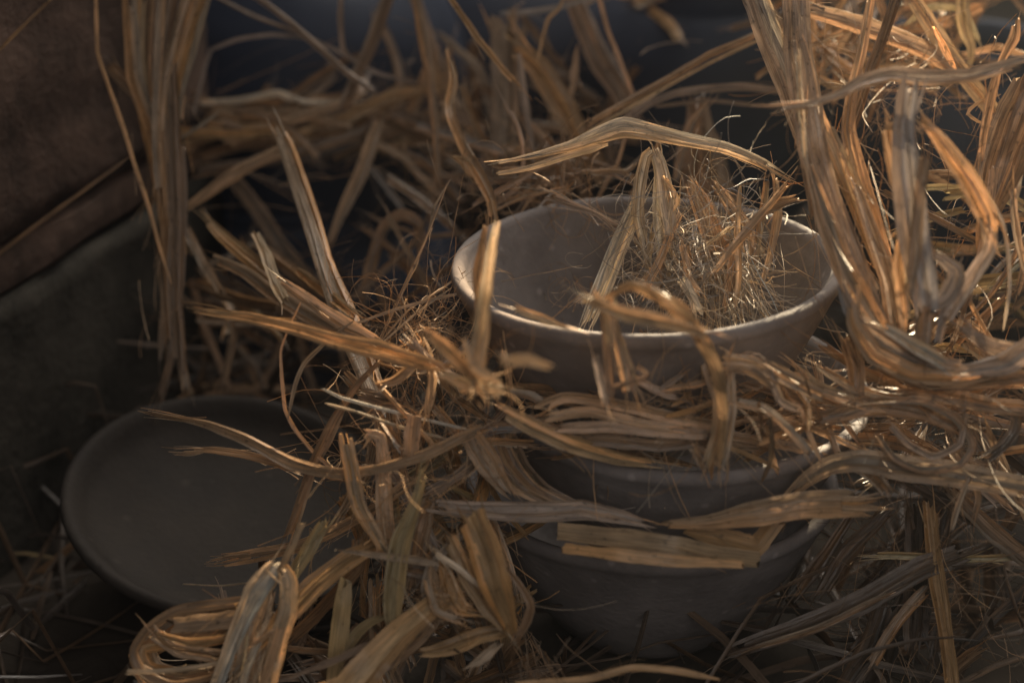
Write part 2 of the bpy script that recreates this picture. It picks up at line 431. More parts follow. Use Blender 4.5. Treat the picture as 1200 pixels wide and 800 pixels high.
# ------------------------------------------------------------------ bowls
RIMZ = 0.172
outer=[(0.0,-.070),(.034,-.070),(.039,-.0685),(.0465,-.0605),(.0565,-.0465),(.0655,-.0305),(.073,-.0155),(.078,-.0045)]
lip=[(.0800,-.0012),(.0801,.0012),(.0788,.0032),(.0768,.0032),(.0749,.0018),(.0735,-.0010)]
inner=[(.0712,-.006),(.0665,-.018),(.0595,-.034),(.049,-.051),(.037,-.061),(.020,-.0645),(0,-.065)]
def bowl(label, loc, rot=(0,0,0), s=1.0):
    o = lathe('clay_bowl', [(r*s,z*s) for r,z in outer+lip+inner], CLAY, wobble=0.008, seg=128)
    o.location=loc; o.rotation_euler=rot
    return tag(o,label,'bowl','stack of unfired clay bowls')
bowl('grey clay bowl on top of the stack, holding a wad of shredded straw', (0.0,0,RIMZ), (R(-1.0),R(-1.0),0.3))
bowl('middle clay bowl of the stack, packed with bent brown straw', (0.015,-0.005,RIMZ-.0525), (R(0.5),R(-0.6),1.3), 1.0)
bowl('lowest clay bowl of the stack, with flat golden leaves over its rim', (0.006,0.002,RIMZ-.0995), (0,R(0.5),2.2), 1.0)

# plate leaning at left
pc = P(268,588,0.74)
pl = lathe('clay_plate', [(0,-.020),(.035,-.020),(.050,-.017),(.064,-.010),(.072,-.003),(.0748,.0008),(.0745,.0036),(.0715,.0046),(.068,.0022),(.061,-.005),(.048,-.0105),(.030,-.0125),(0,-.013)], CLAY_SHADED, wobble=0.006, seg=128)
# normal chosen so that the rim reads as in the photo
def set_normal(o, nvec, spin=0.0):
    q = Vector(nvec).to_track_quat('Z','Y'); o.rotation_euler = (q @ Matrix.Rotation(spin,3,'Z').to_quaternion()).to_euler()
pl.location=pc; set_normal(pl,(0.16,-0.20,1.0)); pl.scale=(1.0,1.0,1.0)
tag(pl,'wide shallow grey clay plate, darkened for shade, lying beside the bowl stack','plate')

# dark pots in the gloom behind
def pot(label, x,y,d, r, h, squash=1.0):
    prof=[(0,0),(r*.5,0),(r*.62,h*.05),(r*.92,h*.35),(r,h*.55),(r*.95,h*.74),(r*.80,h*.88),(r*.66,h*.94),(r*.64,h*.98),(r*.68,h*1.02),(r*.66,h*1.03),(r*.61,h*.98),(r*.60,h*.93),(r*.72,h*.80),(r*.88,h*.6),(r*.8,h*.3),(0,h*.06)]
    o=lathe('haze_tinted_pot',prof,POT_HAZED,wobble=0.01,seg=96); p=P(x,y,d); o.location=(p[0],p[1],p[2]-h*.55)
    return tag(o,label,'pot','dark pots behind the straw')
pot('dark navy pot, blue haze in its colour, at upper left behind the hanging straw', 355,95,1.02,0.105,0.20)
pot('dark navy pot, blue haze in its colour, behind the top bowl below the orange glints', 835,110,1.00,0.085,0.17)
pot('dark pot in the gap right of the tall sheaf', 1110,175,1.0,0.075,0.15)
pot('dark pot added at top centre as a dark backdrop behind the square cut leaf', 590,90,1.16,0.11,0.22)  # added to cover the lit ground with a dark backdrop
pot('dark pot low behind the fan of blades left of the bowls', 350,345,1.06,0.11,0.17)

# ------------------------------------------------------------------ straw: sheaf hanging at upper left
b = Bundle('tall brown sheaf hanging down against the block wall', 205,470,.78)
for pts,wd,pal in [([(150,-30),(158,90),(178,150),(195,230),(200,300),(205,380),(215,460)],14,'tan'),
    ([(178,-30),(172,90),(180,180),(192,260),(195,330)],10,'tan'),([(205,-30),(195,60),(188,130),(195,220),(198,300)],11,'brown'),
    ([(245,-30),(222,45),(206,100),(198,160),(205,250),(212,300)],20,'gold'),([(190,-30),(185,80),(183,160),(188,240)],9,'tan'),
    ([(212,160),(216,230),(212,330),(200,420),(185,478)],6,'brown'),([(130,80),(150,100),(170,122)],13,'brown'),
    ([(222,-20),(205,40),(190,110),(185,170)],8,'tan'),([(165,-20),(163,60),(170,140),(185,210),(200,290)],11,'gold'),
    ([(198,60),(203,160),(207,260),(205,350),(212,450)],14,'brown'),([(188,200),(198,300),(190,420)],9,'brown'),([(232,-30),(212,60),(210,140)],9,'tan')]:
    b.B(pts,wd*1.1,pal,d=rng.uniform(.755,.79),n=2)
b.fibres(40,(190,170),(30,150),(.77,.02),(.02,.05),pal='tan',chaos=.15,ang=90,aspread=.15); b.done()
H('long thin kinked stalk in front of the brown blocks',[(112,-20),(114,60),(125,95),(143,145),(160,200),(172,235),(190,300),(200,330)],5,'tan',d=.74,n=1,hairs=0)
H('dim thin stalk crossing the top left corner of the wall',[(-20,78),(30,28),(75,-15)],4,'tan',d=.72,n=1,hairs=0)
H('faint stalk lying along the joint between the brown blocks',[(-10,304),(50,258),(100,222),(150,185)],5,'brown',d=.74,n=1,hairs=0)
# ---- upper left loose stalks
H('thin reddish stalk bent into an arch over the dark pot',[(228,130),(240,80),(247,59),(248,58),(280,46),(320,41),(360,45),(400,62),(440,85),(485,97)],5,'rose',d=.84,n=1,hairs=0)
H('straight brown stalk slanting down across the dark pot',[(285,-15),(345,30),(400,80),(445,112)],7,'rose',d=.82,n=2,hairs=0)
H('very thin stalk above the slanting brown one',[(250,-5),(300,20),(350,39)],4,'tan',d=.84,n=1,hairs=0)
H('short upright stalk at the top edge over the dark pot',[(400,-15),(399,25),(402,58),(412,70)],6,'rose',d=.84,n=1,hairs=0)
H('broad brown stalk leaning left at the top, above the pale mass',[(462,-25),(438,45),(418,90),(402,130)],14,'brown',d=.84,n=3)
H('upright stalk with a bright joint left of the flat broad one',[(484,-20),(494,35),(500,65),(505,100),(510,150),(513,225)],[9,11,12,9,7,6],'tan',d=.79,n=2)
H('wavy tan strip twisting down towards the left rim of the top bowl',[(525,60),(532,90),(527,120),(530,140),(545,175),(562,205),(576,235),(579,268)],[7,9,11,10,14,11,9],'tan',d=[.74,.70],n=2,twist=1)
H('torn short scrap hooked on the wavy tan strip',[(535,185),(548,192),(560,215)],[6,14,4],'gold',d=.715,n=2)
H('thin sunlit stalk slanting down behind the broad upright one',[(515,-20),(560,45),(590,82),(612,106)],6,'orange',d=.73,n=2)
H('broad flat upright leaf with a square cut top at centre back',[(590,18),(593,80),(592,150),(590,215)],[30,30,28,32],'tan',d=.84,n=2,taper=(1,.9),hairs=3,wander=.05,twist=.2)
H('broad leaf curving down to the right from the square cut leaf',[(598,50),(630,78),(655,118),(682,168),(712,215)],[18,28,28,20],'gold',d=.82,n=2,taper=(.9,.6),wander=.06,twist=.3)
H('narrow stalk between the two broad leaves at centre back',[(608,68),(615,120),(625,190)],9,'rose',d=.80,n=1)
H('grey curved strip left of the square cut leaf',[(520,45),(560,80),(572,115),(580,160)],[7,10,9],'grey',d=.86,n=2)
H('wide shadowy rose coloured strip above the top bowl',[(665,-20),(688,38),(705,72),(726,104),(750,140)],[20,26,30,16],'rose',d=.86,n=3)
H('thin stalk along the wide rose coloured strip',[(698,-20),(712,35),(728,75),(748,130)],6,'rose',d=.80,n=1)
H('small crooked golden twig beside the rose strip',[(664,-12),(655,10),(643,22),(636,45),(630,72)],4,'gold',d=.80,n=1,hairs=2)
H('pale faint strip near the top edge at centre',[(590,15),(620,14),(660,8),(710,-8)],6,'grey',d=.84,n=1)
H('upper one of two long parallel stalks over the dark pot',[(680,150),(760,105),(830,65),(900,34)],7,'tan',d=.73,n=2,hairs=0)
H('lower, paler one of two long parallel stalks over the dark pot',[(684,158),(765,111),(830,75),(900,42)],5,'pale',d=.725,n=1,hairs=0)
H('brown strand bridging from behind the tuft to the right sheaf',[(710,160),(760,122),(800,108),(870,102),(935,110)],8,'rose',d=.76,n=2)
H('second brown strand bridging under the first one',[(770,125),(830,118),(890,124),(930,125)],5,'brown',d=.77,n=1)
H('long folded pale leaf arching over the top bowl with a forked tip',[(590,190),(630,182),(668,172),(700,160),(730,151),(760,155),(800,164),(850,174),(890,190),(925,210)],[5,8,13,20,27,22,17,16,13,8],'pale',d=[.64,.635,.65],n=3,spread=.8,hairs=4)
H('lower tine of the forked pale leaf over the top bowl',[(584,204),(620,197),(668,182),(710,170)],[5,8,10],'pale',d=.64,n=1)
H('thin upright spike behind the centre of the heap',[(676,55),(674,80),(668,120)],[3,9,7],'tan',d=.82,n=1)
H('broad brown leaf standing behind the tuft in the top bowl',[(818,118),(820,165),(828,215),(838,262)],[18,40,56,58],'brown',d=.78,n=3,taper=(.5,1))
H('lit shaggy strip just above the tuft in the top bowl',[(792,210),(800,170),(812,142),(830,120)],[6,10,9,3],'tan',d=.76,n=2,hairs=5)

# ---- heap of horizontal straw at the upper left
b = Bundle('matted horizontal straw below the dark pot at upper left', 330,200,.86)
for pts,wd,pal in [([(235,122),(280,118),(325,109),(360,120),(410,120)],9,'pale'),([(212,162),(280,152),(350,158),(400,142),(450,115),(500,105)],14,'gold'),
    ([(220,190),(280,170),(350,165),(420,150),(480,125)],13,'brown'),([(240,200),(300,190),(370,175),(440,150)],11,'brown'),([(235,128),(290,135),(350,134),(410,150)],13,'tan'),
    ([(222,112),(260,132),(310,145),(360,138)],14,'brown'),([(240,145),(300,150),(340,148)],10,'orange'),([(375,165),(430,132),(465,115),(520,100)],14,'gold'),([(330,185),(400,162),(450,150),(520,150)],12,'tan')]:
    b.B(pts,wd,pal,d=rng.uniform(.84,.89),n=3)
b.scatter(20,(215,115,520,170),(.84,.93),-12,14,(70,180),(7,14),['tan','brown','brown','gold','rose'],n=2,hairs=1)
b.fibres(70,(350,155),(150,60),(.88,.04),(.03,.08),pal='tan',chaos=.2,ang=-12,aspread=.3); b.done()
H('pale pointed strip jutting left from the matted straw',[(203,253),(240,228),(268,208),(300,190),(345,170)],[5,11,13,12],'tan',d=.80,n=2)
H('tiny bright tip poking left out of the matted straw',[(208,164),(228,152),(255,133)],[2,4,3],'pale',d=.79,n=1,hairs=0)
H('brown strip bending down from a pale knee below the matted straw',[(225,205),(252,198),(275,212),(300,245),(330,290),(365,335)],[9,14,17,17,15],'brown',d=.86,n=3)
H('long pale grey blade slanting steeply down to the centre left',[(315,133),(335,170),(350,215),(365,260),(380,310),(400,360),(420,410),(440,460),(462,505)],[9,17,20,20,20,25,27,24,20],'tan',d=[.74,.72,.68,.64],n=2,wander=.05,twist=.3,hairs=3)
H('tapering tan blade leaning right, behind the long pale grey one',[(445,140),(427,195),(405,240),(386,285)],[10,14,11,6],'tan',d=.82,n=2,twist=.2)
H('short grey strip slanting down right of the tapering tan blade',[(432,192),(450,215),(472,245)],7,'grey',d=.84,n=1)
H('tan curved strip crossing the dark gap at centre left',[(445,170),(472,185),(497,212),(515,230)],9,'tan',d=.82,n=1)
# ---- dim heap in the centre back
b = Bundle('dim tangle of straw at centre back behind the bowls', 520,250,.92)
b.scatter(22,(430,60,720,240),(.86,.98),65,40,(90,240),(6,14),['tan','brown','brown','rose','grey'],n=2,hairs=1)
b.scatter(14,(440,150,720,235),(.80,.88),15,35,(60,140),(6,13),['tan','brown','rose'],n=2,hairs=1)
b.fibres(120,(560,170),(170,110),(.86,.06),(.03,.08),pal='tan',chaos=.4); b.done()
b = Bundle('brown fibrous straw lying along the back left rim of the top bowl', 650,260,.73)
b.scatter(26,(560,190,760,250),(.71,.76),-18,28,(60,130),(3,8),['tan','brown','rose'],n=2,hairs=1)
b.B([(372+280,230),(690,247),(730,268),(745,280)],5,'rose',d=.68,n=2); b.B([(640,232),(700,252),(735,285)],5,'rose',d=.67,n=1)
b.fibres(90,(660,225),(95,40),(.72,.03),(.02,.06),pal='tan',chaos=.6); b.done()
b = Bundle('round bent stalks in the dark gap left of the top bowl', 480,330,.78)
for pts,wd,pal in [([(430,330),(440,290),(450,265),(470,250),(490,262),(495,300)],12,'brown'),([(425,360),(432,310),(445,275),(465,258)],8,'rose'),([(428,268),(470,300),(520,345)],7,'brown'),([(440,330),(455,370),(460,420)],8,'brown')]:
    b.B(pts,wd,pal,d=.80,n=2)
b.scatter(7,(430,260,540,420),(.74,.84),70,50,(60,150),(4,9),['brown','rose','tan'],n=2)
b.fibres(40,(500,370),(60,70),(.72,.04),(.03,.07),pal='tan',chaos=.6); b.done()

# ---- fan of blades at the left middle
b = Bundle('fan of blurred golden blades pointing up left above the plate', 430,420,.74)
for pts,wd,pal,dd in [([(235,250),(262,278),(292,303),(335,340),(400,380)],[7,15,17,14],'gold',.76),([(247,302),(285,318),(322,345),(375,378),(430,400)],[10,15,15],'tan',.74),
    ([(298,270),(312,300),(322,330),(335,355)],[9,14,12],'orange',.73),([(300,285),(345,320),(390,350),(430,385)],[12,16,12],'brown',.78),
    ([(350,318),(380,340),(420,372)],[9,13,10],'orange',.72),([(220,270),(240,310),(262,345)],10,'brown',.82),([(225,330),(280,350),(330,360)],12,'brown',.80)]:
    b.B(pts,wd,pal,d=[dd,dd-.05],n=2)
b.scatter(24,(215,300,430,440),(.78,.88),20,35,(60,150),(6,13),['brown','tan','brown','dark','gold'],n=2,hairs=1)
b.fibres(60,(340,360),(120,60),(.80,.05),(.03,.07),pal='brown',chaos=.4); b.done()
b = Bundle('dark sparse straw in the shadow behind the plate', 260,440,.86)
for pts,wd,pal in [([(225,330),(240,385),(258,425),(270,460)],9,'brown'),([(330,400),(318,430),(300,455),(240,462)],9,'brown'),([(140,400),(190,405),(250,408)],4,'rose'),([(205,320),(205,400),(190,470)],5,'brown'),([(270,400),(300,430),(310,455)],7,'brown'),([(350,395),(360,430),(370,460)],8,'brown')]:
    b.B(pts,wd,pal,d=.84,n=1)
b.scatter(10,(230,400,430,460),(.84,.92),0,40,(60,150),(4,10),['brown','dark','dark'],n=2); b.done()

H('bright orange blade reaching left towards the wall at mid height',[(233,364),(290,371),(350,385),(400,400),(445,409),(480,420),(525,432)],[7,12,14,17,20,18,12],'orange',d=[.61,.59,.57],n=2,wander=.06,twist=.3,taper=(.5,.5))
H('blade joining the bright orange one from above left',[(330,330),(375,362),(410,385),(450,405)],[9,14,16,10],'tan',d=.62,n=2)
b = Bundle('blurred orange twisted strands crossing the left rim of the top bowl', 560,450,.55, name='straw_knot', cat='straw knot')
for pts,wd,dd in [([(582,262),(574,300),(568,345),(562,395),(556,440),(570,460)],[7,12,13,17,20,14],[.57,.545,.54]),([(568,270),(560,320),(563,390)],[6,10,9],.58),([(498,388),(518,404),(545,432),(562,448)],[9,15,13,8],.54),
    ([(520,440),(552,452),(585,458)],[9,14,8],.55),([(590,423),(615,421),(645,430)],[8,14,7],.50),([(545,400),(556,430),(590,450)],[6,12,8],.53)]:
    b.B(pts,wd,'orange',d=dd,n=2)
b.fibres(16,(560,445),(25,18),(.55,.01),(.01,.03),pal='orange',chaos=.6); b.done()

H('thin curved fibre rising from the plate to a fine tip',[(352,355),(338,385),(329,410),(330,440),(334,480),(345,502),(365,527),(400,560)],[2,3,4,4,5,5,4],'tan',d=.62,n=1,hairs=0)
H('thin fibre forking to the right above the plate',[(412,378),(385,398),(357,425),(346,450),(338,488)],[3,5,6,4],'tan',d=.62,n=1,hairs=0)
H('fine straight stem leaning right beside the pale grey blade',[(440,410),(468,348),(497,285),(522,222)],[4,4,3,2],'tan',d=.65,n=1,hairs=1)
H('fine stem crossing to the left rim of the top bowl',[(420,378),(465,362),(510,350),(548,342)],4,'tan',d=.64,n=1,hairs=0)
H('second fine stem fanning towards the left rim of the top bowl',[(448,398),(480,362),(515,340),(545,318)],3,'tan',d=.65,n=1,hairs=0)
H('third fine stem fanning below the left rim of the top bowl',[(450,400),(490,365),(528,338)],3,'pale',d=.64,n=1,hairs=0)
H('small branching twig standing in the dark gap left of the bowl',[(502,272),(508,245),(517,228),(529,208)],[3,3,2],'grey',d=.68,n=1,hairs=4)
H('upper one of two pale thin stems over the plate edge',[(380,456),(400,466),(440,477),(500,492),(560,506)],4.5,'pale',d=.61,n=1,hairs=0)
H('lower one of two pale thin stems over the plate edge',[(383,473),(420,483),(475,502),(530,516)],4.5,'pale',d=.61,n=1,hairs=0)
H('long blade with a frayed bright tip reaching over the plate',[(182,485),(215,491),(245,497),(290,515),(340,541),(390,553),(440,549),(500,531),(545,510),(580,492)],[3,5,9,12,13,12,11,12,12,9],'tan',d=[.64,.62,.60,.60],n=2,hairs=10,wander=.1,fray=(9,2))
H('second frayed blade over the plate just below the first',[(218,528),(250,527),(290,533),(340,546),(400,560)],[3,8,9,8],'tan',d=.63,n=2,hairs=8,fray=(8,0))
H('dark stalk leaning left over the right edge of the plate',[(443,425),(415,455),(392,490),(368,540),(350,590),(330,645)],[5,7,9,9,8,7],'brown',d=.62,n=2)
H('tan strip beside the dark leaning stalk over the plate edge',[(405,470),(385,515),(365,555),(352,600),(343,630)],[7,9,7,6],'tan',d=.63,n=2)
H('brush-ended blade lying over the lower right of the plate',[(265,656),(310,648),(350,640),(395,620),(440,595),(485,560)],[9,13,12,11,9],'tan',d=[.65,.62],n=3,hairs=12,splay=.6,fray=(14,2))
H('hair-thin pale fibre lying across the plate',[(215,684),(260,686),(310,680)],1.6,'pale',d=.68,n=1,hairs=0)
H('dim fibre tip left of the plate rim',[(-20,650),(30,648),(75,655)],[3,4,2],'olive',d=.78,n=1,hairs=4)

# ---- centre left: broad shredded leaves between plate and bowls
H('golden blade with a folded square top left of the bowls',[(404,508),(412,545),(420,590),(438,622),(455,652)],[15,17,17,14,9],'gold',d=.60,n=2,wander=.04,twist=.3,jag=.2)
H('blade folded over in a narrow loop beside the square topped one',[(424,520),(432,508),(446,512),(450,540),(450,590),(456,650)],[11,12,14,16,20,18],'tan',d=.61,n=3)
H('yellowish curved stalk standing upright in the lower centre',[(497,555),(485,595),(470,635),(463,680),(460,720),(461,752)],[8,14,22,23,18,8],'olive',d=.59,n=2,wander=.05,twist=.3)
H('brown shredded strip behind the yellowish stalk',[(500,590),(490,630),(480,690)],[20,26,18],'brown',d=.615,n=4)
H('small ribbed scrap left of the middle bowl',[(486,488),(483,510),(481,532)],[18,20,20],'rose',d=.60,n=1,taper=(1,1),hairs=2,jag=.1)
H('broad golden leaf bent over, its folded top under the flat pale strip',[(552,606),(566,640),(578,680),(590,712),(600,742)],[32,36,36,26,14],'gold',d=[.585,.58,.59],n=2,taper=(1,.7),wander=.03,twist=.2,jag=.3)
H('narrower leaf left of the broad bent one',[(528,632),(548,672),(572,712),(594,740)],[16,20,18,9],'gold',d=.59,n=2,twist=.3)
b = Bundle('curled ring of shredded leaf left of the broad bent leaf', 540,725,.60, name='straw_curl', cat='straw curl')
for pts,wd,pal in [([(545,622),(525,640),(505,665),(498,690),(505,712),(520,724)],[5,9,12,11,8],'grey'),([(520,660),(528,690),(540,712),(556,716)],[12,20,18,10],'gold'),([(505,668),(515,700),(535,727)],9,'tan'),([(512,650),(540,668),(565,690)],6,'pale'),([(500,680),(510,715),(540,728)],8,'tan')]:
    b.B(pts,wd,pal,d=rng.uniform(.585,.60),n=2)
b.fibres(90,(520,698),(16,26),(.60,.008),(.008,.025),pal='tan',chaos=1.2); b.done()
H('dark golden blade running left from the root of the bent leaf',[(598,736),(560,745),(520,760),(490,765)],[12,17,16,9],'gold',d=.60,n=2)
H('small pale pointed scrap under the bent leaf',[(582,756),(565,772),(546,782)],[11,13,2],'tan',d=.59,n=1)
H('hooked strip right of the bent leaf, against the lowest bowl',[(590,660),(612,690),(622,710),(614,735),(604,745)],[6,8,10,9],'brown',d=.59,n=2)
H('long straight broad golden leaf slanting down to the bottom edge',[(548,682),(505,712),(465,745),(425,790),(395,830)],[20,26,30,40,44],'gold',d=[.60,.57],n=2,wander=.03,twist=.15,fold=.15,hairs=3)
H('brown rounded blade under the long straight golden leaf',[(520,712),(490,745),(455,775),(430,785)],[14,22,20,12],'brown',d=.60,n=2)
H('broad golden leaf slanting from the folded pale leaf up to the right',[(455,632),(410,655),(370,685),(335,722),(300,765)],[12,22,24,24,16],'gold',d=[.61,.59],n=2,wander=.04,twist=.2)
H('upright olive stalk under the slanting golden leaf',[(404,690),(398,740),(388,820)],[22,22,20],'olive',d=.60,n=1,twist=.2)
H('short olive strip with a ragged end at the lower right of the plate',[(376,618),(360,645),(346,668),(335,690)],[13,16,14,10],'olive',d=.605,n=2,jag=1.2,taper=(1,.6))
H('pale narrow strip standing over the folded pale leaf',[(353,615),(340,645),(322,680),(305,712)],[8,9,8,5],'pale',d=.595,n=1,taper=(1,.4))
H('thin pointed brown blade lying level above the golden leaves',[(400,645),(440,650),(480,655),(512,660)],[3,8,10,11],'tan',d=.59,n=1)
H('shredded level strip between the upright stalk and the curled ring',[(478,665),(500,668),(530,672)],[16,20,12],'brown',d=.605,n=3)
H('purplish pointed blade near the bottom edge',[(338,794),(370,782),(400,770),(440,750)],[3,8,9,9],'rose',d=.585,n=1)
H('curved yellowish blade near the bottom left of the long golden leaf',[(405,765),(418,742),(435,728),(452,722)],[8,13,12,7],'olive',d=.60,n=1)
H('tan hooked straw along the bottom below the lowest bowl',[(610,800),(690,795),(740,782),(790,785),(840,795)],[7,9,9,7],'gold',d=.58,n=1)

b = Bundle('large pale leaf folded over at the lower left, in front of the plate', 290,810,.60, name='folded_leaf', cat='folded leaf')
for pts,wd,pal,dd in [([(322,664),(302,690),(285,725),(268,765),(248,820)],[20,26,20,16,14],'pale',.59),([(330,662),(338,680),(337,715),(326,750),(312,815)],[10,20,20,20,18],'pale',.588),
    ([(312,700),(298,740),(288,800)],[16,26,30],'tan',.598),([(322,712),(312,760),(300,820)],[14,22,22],'tan',.60),([(310,735),(290,780),(280,820)],8,'pale',.586),([(330,730),(315,780),(298,825)],9,'tan',.584),([(300,752),(322,738),(315,742)],5,'tan',.584)]:
    b.B(pts,wd,pal,d=dd,n=2,twist=.3,wander=.05)
b.fibres(20,(300,760),(25,40),(.59,.006),(.02,.05),pal='pale',chaos=.2,ang=110,aspread=.2); b.done()
b = Bundle('bundle of strips looped back on itself at the bottom left', 200,800,.62, name='looped_bundle')
for i,(dy,dx) in enumerate([(0,0),(8,8),(15,4),(22,14),(30,8),(36,22),(44,12)]):
    b.B([(295,702+dy*.9),(250,708+dy*.95),(205,716+dy*.85),(172+dx,738+dy*.45),(156+dx,762),(164+dx,785-dy*.1),(200+dx,802-dy*.35),(240,795-dy*.3),(285,778-dy*.2)],[10,11,10,9,11,9,8,8],['tan','pale','gold','tan'][i%4],d=rng.uniform(.60,.625),n=2,wander=.15)
b.B([(292,722),(250,728),(202,732)],[20,21,20],'tan',d=.60,n=1,twist=.2,taper=(1,1)); b.B([(282,706),(250,708),(228,715)],[10,12,4],'tan',d=.605,n=1)
b.B([(150,787),(185,786),(225,782),(265,775)],[7,6,6,7],'pale',d=.597,n=1,taper=(1,.7)); b.B([(180,745),(210,765),(255,772)],8,'tan',d=.602,n=2); b.B([(165,790),(185,815),(240,810)],12,'tan',d=.61,n=3)
b.B([(180,735),(200,755),(260,765),(285,750)],9,'tan',d=.60,n=2); b.B([(185,742),(225,752),(282,745)],[6,9,7],'gold',d=.60,n=2); b.done()

b = Bundle('thick tangle of leaves filling the gap between plate and bowls', 460,700,.64, name='straw_tangle', cat='straw tangle')
b.scatter(34,(410,480,610,640),(.62,.68),65,35,(50,150),(7,20),['tan','brown','gold','rose','olive'],n=3,hairs=2)
b.scatter(26,(380,640,640,800),(.62,.67),115,35,(60,170),(8,24),['brown','tan','gold','brown'],n=3,hairs=2)
b.scatter(16,(440,430,610,540),(.60,.66),30,40,(60,120),(5,13),['tan','brown','rose'],n=2,hairs=3)
b.fibres(220,(490,570),(90,130),(.63,.03),(.02,.06),pal='tan',chaos=.5)
b.fibres(120,(490,390),(45,35),(.65,.02),(.02,.05),pal='tan',chaos=.8); b.done()
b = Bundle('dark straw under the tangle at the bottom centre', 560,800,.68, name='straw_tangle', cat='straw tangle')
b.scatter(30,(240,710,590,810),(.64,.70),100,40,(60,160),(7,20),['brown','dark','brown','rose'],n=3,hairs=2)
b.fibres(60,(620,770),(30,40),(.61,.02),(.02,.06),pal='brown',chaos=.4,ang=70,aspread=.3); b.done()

# ---- between the bowls
b = Bundle('thin brown strips curving down behind the left side of the middle bowl', 640,600,.62)
for i in range(9):
    o_=i*5
    b.B([(560+o_*.9,500-o_*.2),(578+o_,545),(605+o_*.9,575-o_*.1),(650+o_,596),(700+o_,606+o_*.1)],rng.uniform(5,8),['tan','brown','rose'][i%3],d=[.63,.61,.605],n=1)
b.B([(545,500),(570,540),(598,580)],[20,28,12],'tan',d=.61,n=3); b.done()
H('flat pale grey strip laid level over the left rim of the lowest bowl',[(505,592),(560,598),(620,600),(680,597),(730,606),(770,618)],[16,22,24,22,16,6],'rose',d=.605,n=3,wander=.08,hairs=3)
H('upper half of the golden leaf lying on the lowest bowl',[(655,622),(720,630),(790,640),(840,650),(885,655)],[22,27,28,27,20],'orange',d=[.602,.592,.60],n=1,taper=(1,1),twist=.1,fold=.12,jag=.2)
H('lower half of the golden leaf lying on the lowest bowl',[(662,642),(720,649),(790,657),(868,661)],[13,16,15,10],'orange',d=[.598,.588,.594],n=1,taper=(1,.9),twist=.1,fold=.12,jag=.2)
H('golden folded corner leaf on the right half of the lowest bowl',[(812,624),(850,632),(885,640),(900,622)],[14,26,30,22],'gold',d=.604,n=1,taper=(.8,1),twist=.3)
H('broad leaf with a ragged right end above the golden one',[(772,614),(830,612),(885,602),(940,592),(985,590),(1020,588)],[6,16,26,30,32,30],'tan',d=[.60,.588,.595],n=2,taper=(.4,1),jag=.8,twist=.15,wander=.03,hairs=4,fray=(0,9))
H('long brown leaf arching from the middle bowl to the right edge',[(915,588),(945,562),(975,545),(1010,540),(1060,548),(1120,556),(1220,575)],[8,16,20,24,28,28,22],'tan',d=[.61,.60,.60],n=2,twist=.3,wander=.06)
H('broad orange brown leaf under the left of the packing in the middle bowl',[(584,478),(625,500),(670,520),(720,536),(775,545)],[14,20,20,15,8],'orange',d=[.59,.592,.605],n=3,twist=.2,wander=.03,hairs=1)

b = Bundle('packing of bent brown straw between the top and middle bowls', 790,540,.61, name='straw_packing', cat='straw packing')
for pts,wd,pal,dd in [([(632,478),(660,466),(700,470),(750,480),(800,492),(850,500)],12,'tan',.595),([(640,490),(690,482),(745,495),(800,503)],11,'tan',.59),([(655,502),(710,500),(770,505),(840,510)],12,'rose',.59),
    ([(600,460),(625,465),(650,482)],9,'brown',.60),([(640,520),(700,515),(770,522),(830,515)],12,'brown',.595),([(850,425),(880,428),(905,445)],20,'tan',.585),([(900,430),(935,450),(970,465)],16,'tan',.585),([(858,470),(900,480),(940,520),(950,535)],8,'tan',.585),
    ([(780,455),(820,450),(850,435)],8,'tan',.60),([(745,443),(765,455),(790,465)],8,'rose',.60),([(775,455),(800,438)],6,'rose',.60),([(905,445),(915,470),(935,480)],9,'rose',.585),
    ([(770,520),(795,500),(815,530),(822,545)],9,'tan',.595),([(840,430),(842,470),(840,510),(828,545)],10,'orange',.58),([(856,440),(858,480),(848,545)],9,'tan',.585),([(935,435),(960,455),(1000,470),(1040,480)],11,'tan',.60)]:
    b.B(pts,wd,pal,d=dd,n=2)
b.scatter(60,(640,450,975,520),(.612,.65),5,22,(60,170),(6,14),['tan','brown','rose','brown'],n=2,hairs=1,clear=False)
b.scatter(16,(780,460,960,535),(.59,.61),70,45,(40,90),(4,9),['tan','brown','orange'],n=1,clear=False)
b.fibres(110,(800,478),(150,22),(.61,.02),(.02,.06),pal='tan',chaos=.6); b.done()
b = Bundle('brown strips hanging over the front wall of the top bowl', 720,470,.57)
for pts,wd,pal in [([(708,372),(712,420),(716,468)],8,'brown'),([(722,385),(735,425),(746,462)],9,'brown'),([(698,420),(704,445),(710,470)],10,'rose'),([(718,350),(722,395),(728,420),(735,462)],8,'orange'),([(715,455),(760,440),(748,430)],6,'brown')]:
    b.B(pts,wd,pal,d=.565,n=2)
b.done()
b = Bundle('blurred orange strands arching over the front rim of the top bowl', 850,545,.55)
for pts,wd,dd in [([(700,352),(740,334),(778,350),(812,380),(836,420),(846,455),(848,500),(842,548)],[8,12,13,14,14,12,9,7],[.555,.54,.56,.58]),([(690,352),(735,368),(790,380),(825,392)],[8,15,14,8],.535),([(695,345),(710,365),(716,405)],[9,13,10],.54),([(760,335),(800,360),(828,400)],[6,9,9],.545),([(605,362),(632,372),(668,386)],[8,9,4],.57)]:
    b.B(pts,wd,'orange',d=dd,n=2)
b.done()

